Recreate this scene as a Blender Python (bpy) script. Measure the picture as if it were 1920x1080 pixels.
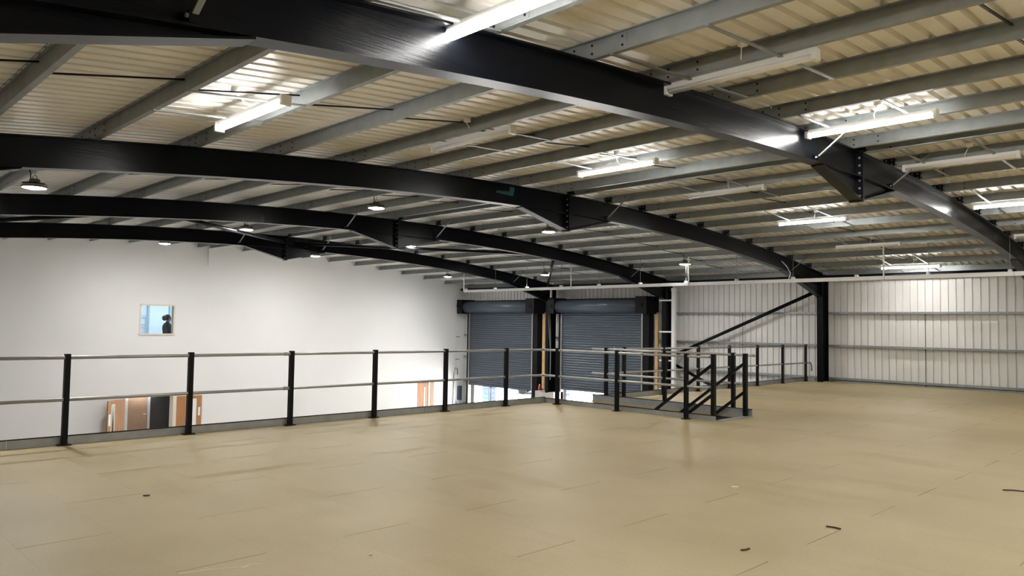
import bpy, bmesh, math, random
from mathutils import Vector, Matrix, Quaternion
random.seed(7)
scene = bpy.context.scene
for o in list(bpy.data.objects):
    bpy.data.objects.remove(o)
COL = scene.collection

# ------------------------------------------------------------------ camera
F_PX, YAW, PITCH, ROLL, EYE = 1424.957, 0.79061, 0.04929, 0.01540, 1.5266
def cam_axes():
    cy, sy, cp, sp = math.cos(YAW), math.sin(YAW), math.cos(PITCH), math.sin(PITCH)
    f = Vector((cp*cy, cp*sy, sp)); r = Vector((sy, -cy, 0)); u = r.cross(f)
    cr, sr = math.cos(ROLL), math.sin(ROLL)
    return cr*r + sr*u, -sr*r + cr*u, f
_r, _u, _f = cam_axes()
cam_data = bpy.data.cameras.new('camera')
cam_data.sensor_width = 36.0
cam_data.lens = F_PX / 1920 * 36.0
cam_data.clip_end = 500
cam = bpy.data.objects.new('camera', cam_data)
COL.objects.link(cam)
m = Matrix.Identity(4)
for i in range(3):
    m[i][0], m[i][1], m[i][2] = _r[i], _u[i], -_f[i]
m[0][3], m[1][3], m[2][3] = 0, 0, EYE
cam.matrix_world = m
scene.camera = cam

# ------------------------------------------------------------------ world, sun, exposure
world = bpy.data.worlds.new('sky')
scene.world = world
world.use_nodes = True
wn = world.node_tree.nodes; wl = world.node_tree.links
wn.clear()
bg = wn.new('ShaderNodeBackground'); wo = wn.new('ShaderNodeOutputWorld')
sky = wn.new('ShaderNodeTexSky')
sky.sky_type = 'NISHITA'; sky.sun_disc = False
sky.sun_elevation = math.radians(48); sky.sun_rotation = math.radians(130)
bg.inputs['Strength'].default_value = 1.1
wl.new(sky.outputs[0], bg.inputs[0]); wl.new(bg.outputs[0], wo.inputs[0])
sun_d = bpy.data.lights.new('sun', 'SUN')
sun_d.energy = 100.0; sun_d.angle = math.radians(1.0); sun_d.color = (1.0, 0.96, 0.9)
sun = bpy.data.objects.new('sun', sun_d)
sun.rotation_euler = (math.radians(42), 0, math.radians(188))
COL.objects.link(sun)
vs = scene.view_settings
vs.view_transform = 'Standard'; vs.look = 'None'; vs.gamma = 1.0; vs.use_curve_mapping = False
vs.exposure = 0.0
BATTEN_W, HIGHBAY_W, OFFICE_W = 86.0, 560.0, 7.0     # emission strengths of the lamps
cy = scene.cycles
cy.use_denoising = True
cy.max_bounces = 8; cy.diffuse_bounces = 6; cy.glossy_bounces = 3; cy.transmission_bounces = 4
cy.sample_clamp_indirect = 40.0; cy.use_guiding = True; cy.caustics_reflective = False; cy.caustics_refractive = False

# ------------------------------------------------------------------ materials
MATS = {}
def mat(name, col, rough=0.5, metal=0.0, var=0.0, vscale=3.0, bump=0.0, bscale=40.0, stretch=(1, 1, 1), emit=None, estr=0.0, spec=0.5, rand=0.0):
    m = bpy.data.materials.new(name); m.use_nodes = True
    nt = m.node_tree; N = nt.nodes; L = nt.links
    b = N['Principled BSDF']
    b.inputs['Base Color'].default_value = (*col, 1)
    b.inputs['Roughness'].default_value = rough
    b.inputs['Metallic'].default_value = metal
    b.inputs['Specular IOR Level'].default_value = spec
    if emit:
        b.inputs['Emission Color'].default_value = (*emit, 1)
        b.inputs['Emission Strength'].default_value = estr
    if var or bump or rand:
        g = N.new('ShaderNodeNewGeometry'); mp = N.new('ShaderNodeMapping')
        mp.inputs['Scale'].default_value = stretch
        L.new(g.outputs['Position'], mp.inputs['Vector'])
    if var or rand:
        tex = N.new('ShaderNodeTexNoise'); tex.inputs['Scale'].default_value = vscale; tex.inputs['Detail'].default_value = 6
        L.new(mp.outputs[0], tex.inputs['Vector'])
        mr = N.new('ShaderNodeMapRange')
        mr.inputs['From Min'].default_value = 0.3; mr.inputs['From Max'].default_value = 0.7
        mr.inputs['To Min'].default_value = 1 - var; mr.inputs['To Max'].default_value = 1 + var
        L.new(tex.outputs[0], mr.inputs['Value'])
        src = mr.outputs[0]
        if rand:
            oi = N.new('ShaderNodeObjectInfo'); m2 = N.new('ShaderNodeMapRange')
            m2.inputs['To Min'].default_value = 1 - rand; m2.inputs['To Max'].default_value = 1 + rand
            L.new(oi.outputs['Random'], m2.inputs['Value'])
            mu = N.new('ShaderNodeMath'); mu.operation = 'MULTIPLY'
            L.new(src, mu.inputs[0]); L.new(m2.outputs[0], mu.inputs[1]); src = mu.outputs[0]
        vm = N.new('ShaderNodeVectorMath'); vm.operation = 'SCALE'
        vm.inputs[0].default_value = col
        L.new(src, vm.inputs['Scale']); L.new(vm.outputs[0], b.inputs['Base Color'])
    if bump:
        t2 = N.new('ShaderNodeTexNoise'); t2.inputs['Scale'].default_value = bscale; t2.inputs['Detail'].default_value = 4
        L.new(mp.outputs[0], t2.inputs['Vector'])
        bp = N.new('ShaderNodeBump'); bp.inputs['Strength'].default_value = bump; bp.inputs['Distance'].default_value = 0.01
        L.new(t2.outputs[0], bp.inputs['Height']); L.new(bp.outputs[0], b.inputs['Normal'])
    MATS[name] = m
    return m

mat('black_steel', (0.0020, 0.0025, 0.0040), 0.28, spec=0.16, var=0.25, vscale=2, bump=0.12, bscale=9, stretch=(0.25, 1, 6))
mat('black_matt', (0.004, 0.004, 0.005), 0.45, spec=0.18)
mat('rail_black', (0.004, 0.004, 0.0045), 0.42, spec=0.18)
mat('galv', (0.275, 0.292, 0.290), 0.45, metal=0.55, var=0.10, vscale=7)
mat('rail_galv', (0.40, 0.39, 0.375), 0.40, metal=0.65, var=0.08, vscale=9)
mat('toe_galv', (0.33, 0.34, 0.335), 0.5, metal=0.4, var=0.12, vscale=5)
mat('roof_liner', (0.82, 0.795, 0.735), 0.42, var=0.04, vscale=1.5)
mat('wall_liner', (0.71, 0.70, 0.67), 0.45, var=0.03, vscale=1.2)
mat('white_paint', (0.80, 0.80, 0.79), 0.65, var=0.02, vscale=0.6)
mat('white_plastic', (0.82, 0.82, 0.80), 0.35)
mat('white_tray', (0.80, 0.80, 0.79), 0.35)
mat('deck_steel', (0.05, 0.05, 0.05), 0.6)
mat('shutter', (0.065, 0.082, 0.105), 0.33, var=0.06, vscale=3)
mat('concrete', (0.50, 0.47, 0.42), 0.85, var=0.12, vscale=4, bump=0.2)
mat('ground_concrete', (0.42, 0.41, 0.39), 0.7, var=0.10, vscale=0.8)
mat('yard', (0.58, 0.57, 0.54), 0.9, var=0.08, vscale=0.5)
mat('oak', (0.42, 0.20, 0.085), 0.45, var=0.18, vscale=6, stretch=(6, 6, 0.4))
mat('oak_pale', (0.40, 0.25, 0.16), 0.5, var=0.10, vscale=5, stretch=(5, 5, 0.5))
mat('timber', (0.55, 0.36, 0.17), 0.7, var=0.15, vscale=6)
mat('cream_frame', (0.76, 0.70, 0.58), 0.5)
mat('dark_glass', (0.035, 0.034, 0.033), 0.15)
mat('aluminium', (0.72, 0.71, 0.76), 0.35, metal=0.4)
mat('office_white', (0.80, 0.86, 0.90), 0.6)
mat('office_grey', (0.42, 0.50, 0.56), 0.5)
mat('hair', (0.008, 0.006, 0.006), 0.6)
mat('skin', (0.33, 0.17, 0.12), 0.55)
mat('dark_cloth', (0.010, 0.016, 0.015), 0.85)
mat('red_paint', (0.55, 0.05, 0.03), 0.4)
mat('blue_plastic', (0.012, 0.035, 0.075), 0.4)
mat('leaf', (0.004, 0.005, 0.006), 0.7)
mat('teal', (0.0, 0.10, 0.11), 0.6)
mat('grey_box', (0.06, 0.075, 0.10), 0.4)
mat('debris_dark', (0.05, 0.035, 0.02), 0.8)
mat('debris_pale', (0.75, 0.68, 0.52), 0.8)
mat('pale_car', (0.06, 0.10, 0.12), 0.5)
mat('lamp_body', (0.10, 0.09, 0.08), 0.5)
mat('batten_lit', (0.9, 0.9, 0.9), 0.4, emit=(1.0, 0.985, 0.965), estr=BATTEN_W)
mat('batten_off', (0.74, 0.73, 0.70), 0.35)
mat('highbay_lit', (0.9, 0.9, 0.9), 0.4, emit=(1.0, 0.98, 0.95), estr=HIGHBAY_W)
mat('lobby_lamp', (0.9, 0.9, 0.9), 0.4, emit=(0.9, 0.95, 1.0), estr=9.0)
mat('grey_panel', (0.050, 0.049, 0.046), 0.5)
mat('office_lamp', (0.9, 0.9, 0.9), 0.4, emit=(0.82, 0.92, 1.0), estr=OFFICE_W)

def glass_mat():
    m = bpy.data.materials.new('glass'); m.use_nodes = True
    N = m.node_tree.nodes; L = m.node_tree.links; N.clear()
    o = N.new('ShaderNodeOutputMaterial'); mx = N.new('ShaderNodeMixShader'); t = N.new('ShaderNodeBsdfTransparent')
    g = N.new('ShaderNodeBsdfGlossy'); g.inputs['Roughness'].default_value = 0.02
    fr = N.new('ShaderNodeFresnel'); fr.inputs['IOR'].default_value = 1.45
    t.inputs[0].default_value = (0.94, 0.97, 0.98, 1)
    L.new(fr.outputs[0], mx.inputs[0]); L.new(t.outputs[0], mx.inputs[1]); L.new(g.outputs[0], mx.inputs[2]); L.new(mx.outputs[0], o.inputs[0])
    MATS['glass'] = m
glass_mat()

def floor_mat():
    m = bpy.data.materials.new('floor_board'); m.use_nodes = True
    nt = m.node_tree; N = nt.nodes; L = nt.links; b = N['Principled BSDF']
    b.inputs['Roughness'].default_value = 0.5
    b.inputs['Specular IOR Level'].default_value = 0.35
    g = N.new('ShaderNodeNewGeometry')
    def noise(scale, stretch, detail=5):
        mp = N.new('ShaderNodeMapping'); mp.inputs['Scale'].default_value = stretch
        t = N.new('ShaderNodeTexNoise'); t.inputs['Scale'].default_value = scale; t.inputs['Detail'].default_value = detail
        L.new(g.outputs['Position'], mp.inputs['Vector']); L.new(mp.outputs[0], t.inputs['Vector']); return t
    def ramp(a, b_, sock, c0, c1):
        r = N.new('ShaderNodeValToRGB'); r.color_ramp.elements[0].position = a; r.color_ramp.elements[1].position = b_
        r.color_ramp.elements[0].color = (*c0, 1); r.color_ramp.elements[1].color = (*c1, 1)
        L.new(sock, r.inputs[0]); return r
    n1 = noise(0.55, (1, 1, 1)); n2 = noise(1.3, (1.0, 0.35, 1), 8); n3 = noise(60, (1, 1, 1), 3)
    base = ramp(0.35, 0.65, n1.outputs[0], (0.356, 0.290, 0.157), (0.420, 0.344, 0.197))
    st = ramp(0.56, 0.72, n2.outputs[0], (1, 1, 1), (0.84, 0.77, 0.58))
    mx = N.new('ShaderNodeMixRGB'); mx.blend_type = 'MULTIPLY'; mx.inputs[0].default_value = 0.7
    L.new(base.outputs[0], mx.inputs[1]); L.new(st.outputs[0], mx.inputs[2])
    gr = ramp(0.3, 0.7, n3.outputs[0], (0.94, 0.94, 0.94), (1.05, 1.05, 1.05))
    m2 = N.new('ShaderNodeMixRGB'); m2.blend_type = 'MULTIPLY'; m2.inputs[0].default_value = 1
    L.new(mx.outputs[0], m2.inputs[1]); L.new(gr.outputs[0], m2.inputs[2])
    oi = N.new('ShaderNodeObjectInfo'); mr = N.new('ShaderNodeMapRange')
    mr.inputs['To Min'].default_value = 0.985; mr.inputs['To Max'].default_value = 1.015
    L.new(oi.outputs['Random'], mr.inputs['Value'])
    vm = N.new('ShaderNodeVectorMath'); vm.operation = 'SCALE'
    L.new(m2.outputs[0], vm.inputs[0]); L.new(mr.outputs[0], vm.inputs['Scale'])
    L.new(vm.outputs[0], b.inputs['Base Color'])
    MATS['floor_board'] = m
floor_mat()

# ------------------------------------------------------------------ helpers
ORG = {}
class MB:
    def __init__(s): s.v = []; s.f = []; s.smooth = set()
    def add(s, vs, fs, smooth=False):
        o = len(s.v); s.v += [tuple(v) for v in vs]
        for f in fs:
            if smooth: s.smooth.add(len(s.f))
            s.f.append(tuple(i + o for i in f))
        return s
    def box(s, x0, x1, y0, y1, z0, z1):
        return s.add([(x, y, z) for z in (z0, z1) for y in (y0, y1) for x in (x0, x1)],
                     [(0, 2, 3, 1), (4, 5, 7, 6), (0, 1, 5, 4), (2, 6, 7, 3), (0, 4, 6, 2), (1, 3, 7, 5)])
    def extrude(s, prof, axis, a0, a1, closed=True, smooth=False):
        n = len(prof)
        def P(p, a):
            u, v = p
            return {'x': (a, u, v), 'y': (u, a, v), 'z': (u, v, a)}[axis]
        vs = [P(p, a0) for p in prof] + [P(p, a1) for p in prof]
        fs = [(i, (i+1) % n, (i+1) % n + n, i + n) for i in range(n if closed else n-1)]
        if closed: fs += [tuple(range(n-1, -1, -1)), tuple(range(n, 2*n))]
        return s.add(vs, fs, smooth)
    def tube(s, pts, r, n=10, cap=True):
        pts = [Vector(p) for p in pts]; rs = r if isinstance(r, (list, tuple)) else [r]*len(pts)
        rings = []; o = len(s.v); ref = None
        for i, p in enumerate(pts):
            d = ((pts[i+1]-p) if i == 0 else (p-pts[i-1]) if i == len(pts)-1 else ((pts[i+1]-p).normalized()+(p-pts[i-1]).normalized())).normalized()
            if ref is None: ref = Vector((0, 0, 1)) if abs(d.z) < 0.9 else Vector((1, 0, 0))
            a = d.cross(ref).normalized(); b = a.cross(d).normalized(); ref = b
            rings.append([p + rs[i]*(a*math.cos(2*math.pi*k/n)+b*math.sin(2*math.pi*k/n)) for k in range(n)])
        vs = [v for ring in rings for v in ring]
        fs = [(i*n+k, i*n+(k+1) % n, (i+1)*n+(k+1) % n, (i+1)*n+k) for i in range(len(pts)-1) for k in range(n)]
        s.add(vs, fs, True)
        if cap:
            s.f.append(tuple(o+k for k in range(n-1, -1, -1))); s.f.append(tuple(o+(len(pts)-1)*n+k for k in range(n)))
        return s
    def bar(s, a, b, w, h):
        a, b = Vector(a), Vector(b); d = (b-a).normalized()
        ref = Vector((0, 0, 1)) if abs(d.z) < 0.95 else Vector((0, 1, 0))
        u = d.cross(ref).normalized()*w/2; v = u.normalized().cross(d).normalized()*h/2
        vs = [p+su*u+sv*v for p in (a, b) for su, sv in ((-1, -1), (1, -1), (1, 1), (-1, 1))]
        return s.add(vs, [(0, 1, 2, 3), (7, 6, 5, 4), (0, 4, 5, 1), (1, 5, 6, 2), (2, 6, 7, 3), (3, 7, 4, 0)])
    def lathe(s, prof, c, n=24):
        o = len(s.v); k = len(prof)
        vs = [(c[0]+r*math.cos(2*math.pi*j/n), c[1]+r*math.sin(2*math.pi*j/n), c[2]+z) for j in range(n) for r, z in prof]
        fs = [(j*k+i, j*k+i+1, ((j+1) % n)*k+i+1, ((j+1) % n)*k+i) for j in range(n) for i in range(k-1)]
        return s.add(vs, fs, True)
    def mesh(s, name, material, org=(0, 0, 0)):
        me = bpy.data.meshes.new(name)
        me.from_pydata([(v[0]-org[0], v[1]-org[1], v[2]-org[2]) for v in s.v], [], s.f)
        me.materials.append(MATS[material])
        bm = bmesh.new(); bm.from_mesh(me); bmesh.ops.recalc_face_normals(bm, faces=bm.faces); bm.to_mesh(me); bm.free()
        for i in s.smooth: me.polygons[i].use_smooth = True
        return me
    def build(s, name, material, parent=None, org=None):
        if org is None: org = ORG[parent] if parent is not None else (0, 0, 0)
        o = bpy.data.objects.new(name, s.mesh(name, material, org))
        COL.objects.link(o); ORG[o] = org
        if parent is not None: o.parent = parent
        else: o.location = org
        return o
def inst(name, me, loc, parent=None, rot=(0, 0, 0)):
    o = bpy.data.objects.new(name, me); COL.objects.link(o); ORG[o] = tuple(loc)
    if parent is not None:
        po = ORG[parent]; o.parent = parent; o.location = tuple(loc[i]-po[i] for i in range(3))
    else: o.location = loc
    o.rotation_euler = rot
    return o
def thing(name, label, cat, loc=(0, 0, 0), group=None):
    o = bpy.data.objects.new(name, None); COL.objects.link(o); o.location = loc; o.empty_display_size = 0.1
    ORG[o] = tuple(loc); tag(o, label, cat, group); return o
def tag(o, label, cat, group=None):
    o['label'] = label; o['category'] = cat
    if group: o['group'] = group
    return o
def struct(o, label=None, cat=None):
    o['kind'] = 'structure'
    if label: o['label'] = label
    if cat: o['category'] = cat
    return o

# ------------------------------------------------------------------ layout (metres; mezzanine deck at z = 0)
XA, Z0, KC = 11.05, 4.045, 0.0064
def zt(x): return Z0 - KC*(x-XA)**2                # top of the rafters
FR = [-1.28, 4.17, 9.62, 15.10, 20.60]             # frame planes
YG, YB = 26.14, -6.80                              # white gable wall, back wall
GZ = -3.15                                         # ground floor level
XL, XR = -1.10, 22.98                              # cladding planes
APX = 10.95
RD, FW, TF, TW = 0.36, 0.172, 0.016, 0.012         # rafter depth, flange width and thicknesses
PH = 0.152                                          # purlin height
EDGE_A, EDGE_B = 10.42, 10.08                      # mezzanine edge, left part / right part
SX0, SX1, SY0 = 11.28, 12.35, 6.55                 # stair opening

# ------------------------------------------------------------------ setting: decks and walls
def floor_slab():
    b = MB()
    for x0, x1, y1 in ((XL+0.05, SX0, EDGE_A), (SX0, SX1, SY0), (SX1, 22.88, EDGE_B)):
        b.box(x0 + (0.02 if x0 == SX1 else 0), x1 - (0.02 if x1 == SX0 else 0), YB+0.1, y1-0.03, -0.30, -0.040)
    return struct(b.build('floor', 'deck_steel'), 'tan chipboard mezzanine deck with staggered board joints', 'floor')
floor = floor_slab()
BW, BL = 0.585, 2.34
def y_limit(x): return EDGE_A if x < SX0 else (SY0 if x < SX1 else EDGE_B)
def boards():
    shared = {}; cells = []
    nx0 = int((XL-1.87)/BW)-1
    c = nx0
    while True:
        xa = 1.87 + c*BW; xb = xa+BW; c += 1
        if xa >= 22.88: break
        if xb <= XL+0.05: continue
        par = (c-1) % 2
        k = int((YB-4.75)/BL)-1
        while True:
            ya = 4.75 + (BL/2 if par else 0) + k*BL; yb = ya+BL; k += 1
            if ya >= EDGE_A: break
            if yb <= YB+0.1: continue
            cuts = sorted({max(xa, XL+0.05), min(xb, 22.88)} | {s for s in (SX0, SX1) if xa < s < xb})
            rects = []
            for p0, p1 in zip(cuts[:-1], cuts[1:]):
                y1 = min(yb, y_limit((p0+p1)/2)); y0 = max(ya, YB+0.1)
                if y1-y0 > 0.02 and p1-p0 > 0.01: rects.append((p0, p1, y0, y1))
            if rects: cells.append((xa, ya, rects))
    vis = lambda r: (-_f.x*0) + (r[1]*_f.x + r[3]*_f.y)
    def inview(cell):
        r = cell[2]
        for p0, p1, y0, y1 in r:
            for x in (p0, p1):
                for y in (y0, y1):
                    d = Vector((x, y, -EYE)); w = d.dot(_f)
                    if w > 0.3 and abs(d.dot(_r)/w*F_PX) < 1010 and abs(d.dot(_u)/w*F_PX) < 640: return True
        return False
    near = sorted([c_ for c_ in cells if inview(c_)], key=lambda c_: c_[0]**2+c_[1]**2)[:300]
    keep = set(id(c_) for c_ in near)
    rest = MB()
    g, e = 0.0004, 0.0035
    for cell in cells:
        rects = cell[2]
        if id(cell) not in keep:
            for p0, p1, y0, y1 in rects: rest.box(p0+g, p1-g, y0+e, y1-e, -0.038, 0)
            continue
        if len(rects) == 1:
            p0, p1, y0, y1 = rects[0]; key = (round(p1-p0, 3), round(y1-y0, 3))
            if key not in shared:
                shared[key] = MB().box(g, p1-p0-g, e, y1-y0-e, -0.038, 0).mesh('floor_board', 'floor_board')
            inst('floor_board', shared[key], (p0, y0, 0), floor)
        else:
            b = MB()
            for p0, p1, y0, y1 in rects: b.box(p0+g, p1-g, y0+e, y1-e, -0.038, 0)
            b.build('floor_board', 'floor_board', floor)
    if rest.f:
        o = rest.build('floor_board', 'floor_board', floor); o['kind'] = 'stuff'
boards()
struct(MB().box(XL-0.3, XR+0.25, YB-0.3, YG+4.5, GZ-0.2, GZ).build('floor_lower', 'ground_concrete'), 'grey concrete ground floor of the hall below the mezzanine', 'floor')
struct(MB().box(XR+0.25, 140, -60, 150, GZ-0.25, GZ-0.05).build('pavement', 'yard'), 'pale sunlit yard outside the roller shutters', 'pavement')

WX0, WX1, WZ0, WZ1 = 8.84, 9.93, 1.06, 2.03        # office window
DX0, DX1, DZ = 8.48, 10.02, -1.00                  # double door opening
D2X0, D2X1 = 20.25, 21.14
def gable():
    b = MB()
    xs = sorted({XL, XR+0.1, WX0, WX1, DX0, DX1, D2X0, D2X1} | {XL + i*0.8 for i in range(1, 30)})
    T = 0.22
    for x0, x1 in zip(xs[:-1], xs[1:]):
        xm = (x0+x1)/2; top = max(zt(x0), zt(x1)) + PH + 0.03
        segs = [(GZ, top)]
        def cut(lo, hi):
            out = []
            for a, c in segs:
                if lo > a: out.append((a, min(lo, c)))
                if hi < c: out.append((max(hi, a), c))
            return [s for s in out if s[1]-s[0] > 1e-4]
        if WX0 < xm < WX1: segs = cut(WZ0, WZ1)
        if DX0 < xm < DX1: segs = cut(GZ, DZ)
        if D2X0 < xm < D2X1: segs = cut(GZ, DZ)
        for a, c in segs: b.box(x0, x1, YG, YG+T, a, c)
    return struct(b.build('wall_far', 'white_paint'), 'plain white painted gable wall at the far end of the hall', 'wall')
wall_far = gable()
struct(MB().box(XL-0.12, XL, YB-0.2, YG+0.3, GZ, 3.4).build('wall_left', 'wall_liner'), 'pale wall on the left side outside the picture', 'wall')
struct(MB().box(XL-0.12, XR+0.2, YB-0.3, YB, GZ, 4.5).build('wall_back', 'white_paint'), 'pale wall behind the viewpoint', 'wall')

# right wall: profiled liner sheets, each sheet a part
RP = 0.1935
def wall_profile(n):
    pts = []
    for i in range(n):
        o = i*RP
        pts += [(o, 0.0), (o+0.138, 0.0), (o+0.146, 0.036), (o+0.170, 0.036), (o+0.178, 0.0)]
        pts[-5:-4] = [(o, 0.0)]
    pts.append((n*RP, 0.0))
    return pts
wall_right = MB().box(XR+0.06, XR+0.20, YB-0.2, 16.05, GZ, 3.75)
wall_right.box(XR+0.06, XR+0.20, 20.22, 21.55, GZ, 3.75).box(XR+0.06, XR+0.20, 25.72, YG+0.25, GZ, 3.75)
wall_right.box(XR+0.06, XR+0.20, 16.05, 20.22, 2.05, 3.75).box(XR+0.06, XR+0.20, 21.55, 25.72, 2.05, 3.75)
wall_right = struct(wall_right.build('wall_right', 'wall_liner'), 'ribbed off-white metal clad side wall with grey rails', 'wall')
def add_sheet(y0, n, z0, z1, cache={}):
    key = (n, z0, z1)
    if key not in cache:
        b = MB(); pr = wall_profile(n)
        vs = [(d, y, z) for z in (z0, z1) for y, d in pr]; k = len(pr)
        b.add(vs, [(i, i+1, i+1+k, i+k) for i in range(k-1)])
        cache[key] = b.mesh('cladding_sheet', 'wall_liner')
    inst('cladding_sheet', cache[key], (XR, y0, 0), wall_right)
def fill_sheets(y0, y1, z0, z1):
    y = y0
    while y < y1-0.02:
        n = min(5, max(1, round((y1-y)/RP)))
        add_sheet(y, n, z0, z1); y += n*RP
fill_sheets(YB, 16.05, GZ, 3.45)
fill_sheets(16.05, 20.22, 2.05, 3.45)
fill_sheets(20.22, 21.55, GZ, 3.45)
fill_sheets(21.55, 25.72, 2.05, 3.45)
fill_sheets(25.72, YG, GZ, 3.45)
def rail_mesh(L):
    w, h = 0.15, 0.06
    pr = [(0, -h/2), (w, -h/2), (w, -h/2+0.004), (0.004, -h/2+0.004), (0.004, h/2-0.004), (w, h/2-0.004), (w, h/2), (0, h/2)]
    b = MB(); b.extrude(pr, 'y', 0, L); return b.mesh('sheeting_rail', 'galv')
rails = {}
bays = list(zip([YB]+FR, FR+[YG]))
for (a, b_) in bays:
    for z in (2.047, 1.07, 0.10, -1.0, -2.0):
        if a > 14 and z < 2: continue
        L = round(b_-a-0.02, 3)
        rails.setdefault(L, rail_mesh(L))
        if a > 14 and b_ < 21: segs = []
        inst('sheeting_rail', rails[L], (XR-0.155, a+0.01, z), wall_right)
for y0, y1 in ((15.12, 15.75), (20.30, 20.55), (20.68, 21.25), (25.80, 26.12)):
    for z in (1.07, 0.10, -1.0, -2.0):
        L = round(y1-y0, 3); rails.setdefault(L, rail_mesh(L))
        inst('sheeting_rail', rails[L], (XR-0.155, y0, z), wall_right)
sagm = MB().tube([(0, 0, -2.0), (0, 0, 2.03)], 0.008, 6).box(-0.02, 0.02, -0.02, 0.02, 2.0, 2.02).box(-0.02, 0.02, -0.02, 0.02, 1.02, 1.04).mesh('sag_rod', 'black_matt')
for y in (1.45, 6.88, 12.36): inst('sag_rod', sagm, (XR-0.12, y, 0), wall_right)
MB().extrude([(XR-0.11, 0.0), (XR-0.02, 0.0), (XR-0.02, 0.05), (XR-0.10, 0.045), (XR-0.11, 0.02)], 'y', YB+0.1, 9.5).build('base_angle', 'toe_galv', wall_right)

# ceiling: outer deck, profiled sheets, purlins, anti-sag bars
def ceiling_deck():
    b = MB(); n = 40; vs = []
    for i in range(n+1):
        x = XL-0.1 + (XR+0.3-XL)*i/n
        for y in (YB-0.3, YG+0.3):
            vs += [(x, y, zt(x)+PH+0.075), (x, y, zt(x)+PH+0.12)]
    fs = []
    for i in range(n):
        o, q = i*4, i*4+4
        fs += [(o, o+2, q+2, q), (o+1, q+1, q+3, o+3), (o, q, q+1, o+1), (o+2, o+3, q+3, q+2)]
    b.add(vs, fs, False)
    return struct(b.build('ceiling', 'roof_liner'), 'curved ribbed metal roof lining on grey purlins', 'ceiling')
ceiling = ceiling_deck()
RRP = 0.19
def roof_sheet_mesh():
    pr = []
    for i in range(5):
        o = i*RRP
        pr += [(o, 0.0), (o+0.108, 0.0), (o+0.118, 0.058), (o+0.162, 0.058), (o+0.172, 0.0)]
    pr.append((5*RRP, 0.0))
    n = 36; k = len(pr); vs = []
    for i in range(n+1):
        x = XL + (XR+0.15-XL)*i/n
        vs += [(x, y, zt(x)+PH+0.002+d) for y, d in pr]
    fs = [(i*k+j, i*k+j+1, (i+1)*k+j+1, (i+1)*k+j) for i in range(n) for j in range(k-1)]
    return MB().add(vs, fs).mesh('roof_sheet', 'roof_liner')
rs = roof_sheet_mesh()
y = YB
while y < YG:
    inst('roof_sheet', rs, (0, y, 0), ceiling); y += 5*RRP
PX_L = [2.66 + 1.147*i for i in range(-3, 7)] + [10.62]
PX_R = [11.08 + 1.175*i for i in range(0, 10)]
def purlin_mesh(L, flip):
    s = -1; t = 0.003; w = 0.052; lip = 0.014
    # Z section: bottom flange towards -x with an upturned lip, top flange towards +x
    pr = [(0, 0), (0, PH), (w, PH), (w, PH-lip), (w-t, PH-lip), (w-t, PH-t), (t, PH-t), (t, 0)]
    b = MB()
    if flip:
        pr = [(-w, lip), (-w, 0), (t, 0), (t, PH-t), (w-t, PH-t), (w-t, PH-lip), (w, PH-lip), (w, PH), (0, PH), (0, t), (-w+t, t), (-w+t, lip)]
    else:
        pr = [(-t, 0), (w, 0), (w, lip), (w-t, lip), (w-t, t), (0, t), (0, PH), (-w, PH), (-w, PH-lip), (-w+t, PH-lip), (-w+t, PH-t), (-t, PH-t)]
    b.extrude(pr, 'y', 0, L)
    return b.mesh('purlin', 'galv')
def bolt_cluster_mesh(L, flip):
    b = MB()
    for yy in (0.10, 0.42, L-0.42, L-0.10):
        for zz in (0.04, 0.112):
            b.tube([(-0.003, yy, zz), (-0.014, yy, zz)], 0.011, 6)
    return b.mesh('bolt_cluster', 'black_matt')
def sleeve_mesh():
    return MB().box(-0.008, -0.004, -0.46, 0.46, 0.012, PH-0.012).mesh('sleeve', 'galv')
pm, bm_ = {}, {}
slv = sleeve_mesh()
for (a, b_) in bays:
    L = round(b_-a, 3)
    for flip, xs in ((False, PX_L), (True, PX_R)):
        if (L, flip) not in pm: pm[(L, flip)] = purlin_mesh(L-0.012, flip); bm_[(L, flip)] = bolt_cluster_mesh(L, flip)
        for x in xs:
            if x < -0.9 or x > 22.6: continue
            p = inst('purlin', pm[(L, flip)], (x, a+0.006, zt(x)+0.001), ceiling)
            if a > -2:
                inst('bolt_cluster', bm_[(L, flip)], (x, a, zt(x)), p)['kind'] = 'stuff'
                if not flip and a > 0: inst('sleeve', slv, (x, a, zt(x)), p)
AX = sorted(PX_L + PX_R)
for (a, b_) in bays[1:]:
    ym = (a+b_)/2 + 0.05
    for x0, x1 in zip(AX[:-1], AX[1:]):
        if x0 < 0 or x1 > 22.7 or x1-x0 < 0.6: continue
        MB().bar((x0+0.01, ym, zt(x0)+0.03), (x1-0.01, ym, zt(x1)+0.115), 0.020, 0.014).build('anti_sag_bar', 'black_matt', ceiling)
MB().extrude([(22.62, 3.17), (22.80, 3.17), (22.80, 3.40), (22.74, 3.40), (22.74, 3.20), (22.62, 3.20)], 'y', YB+0.1, YG-0.05).build('eaves_beam', 'galv', ceiling)
MB().tube([(22.58, YB+0.1, 3.11), (22.58, YG-0.05, 3.11)], 0.055, 10).build('eaves_strut', 'black_steel', ceiling)

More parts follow.
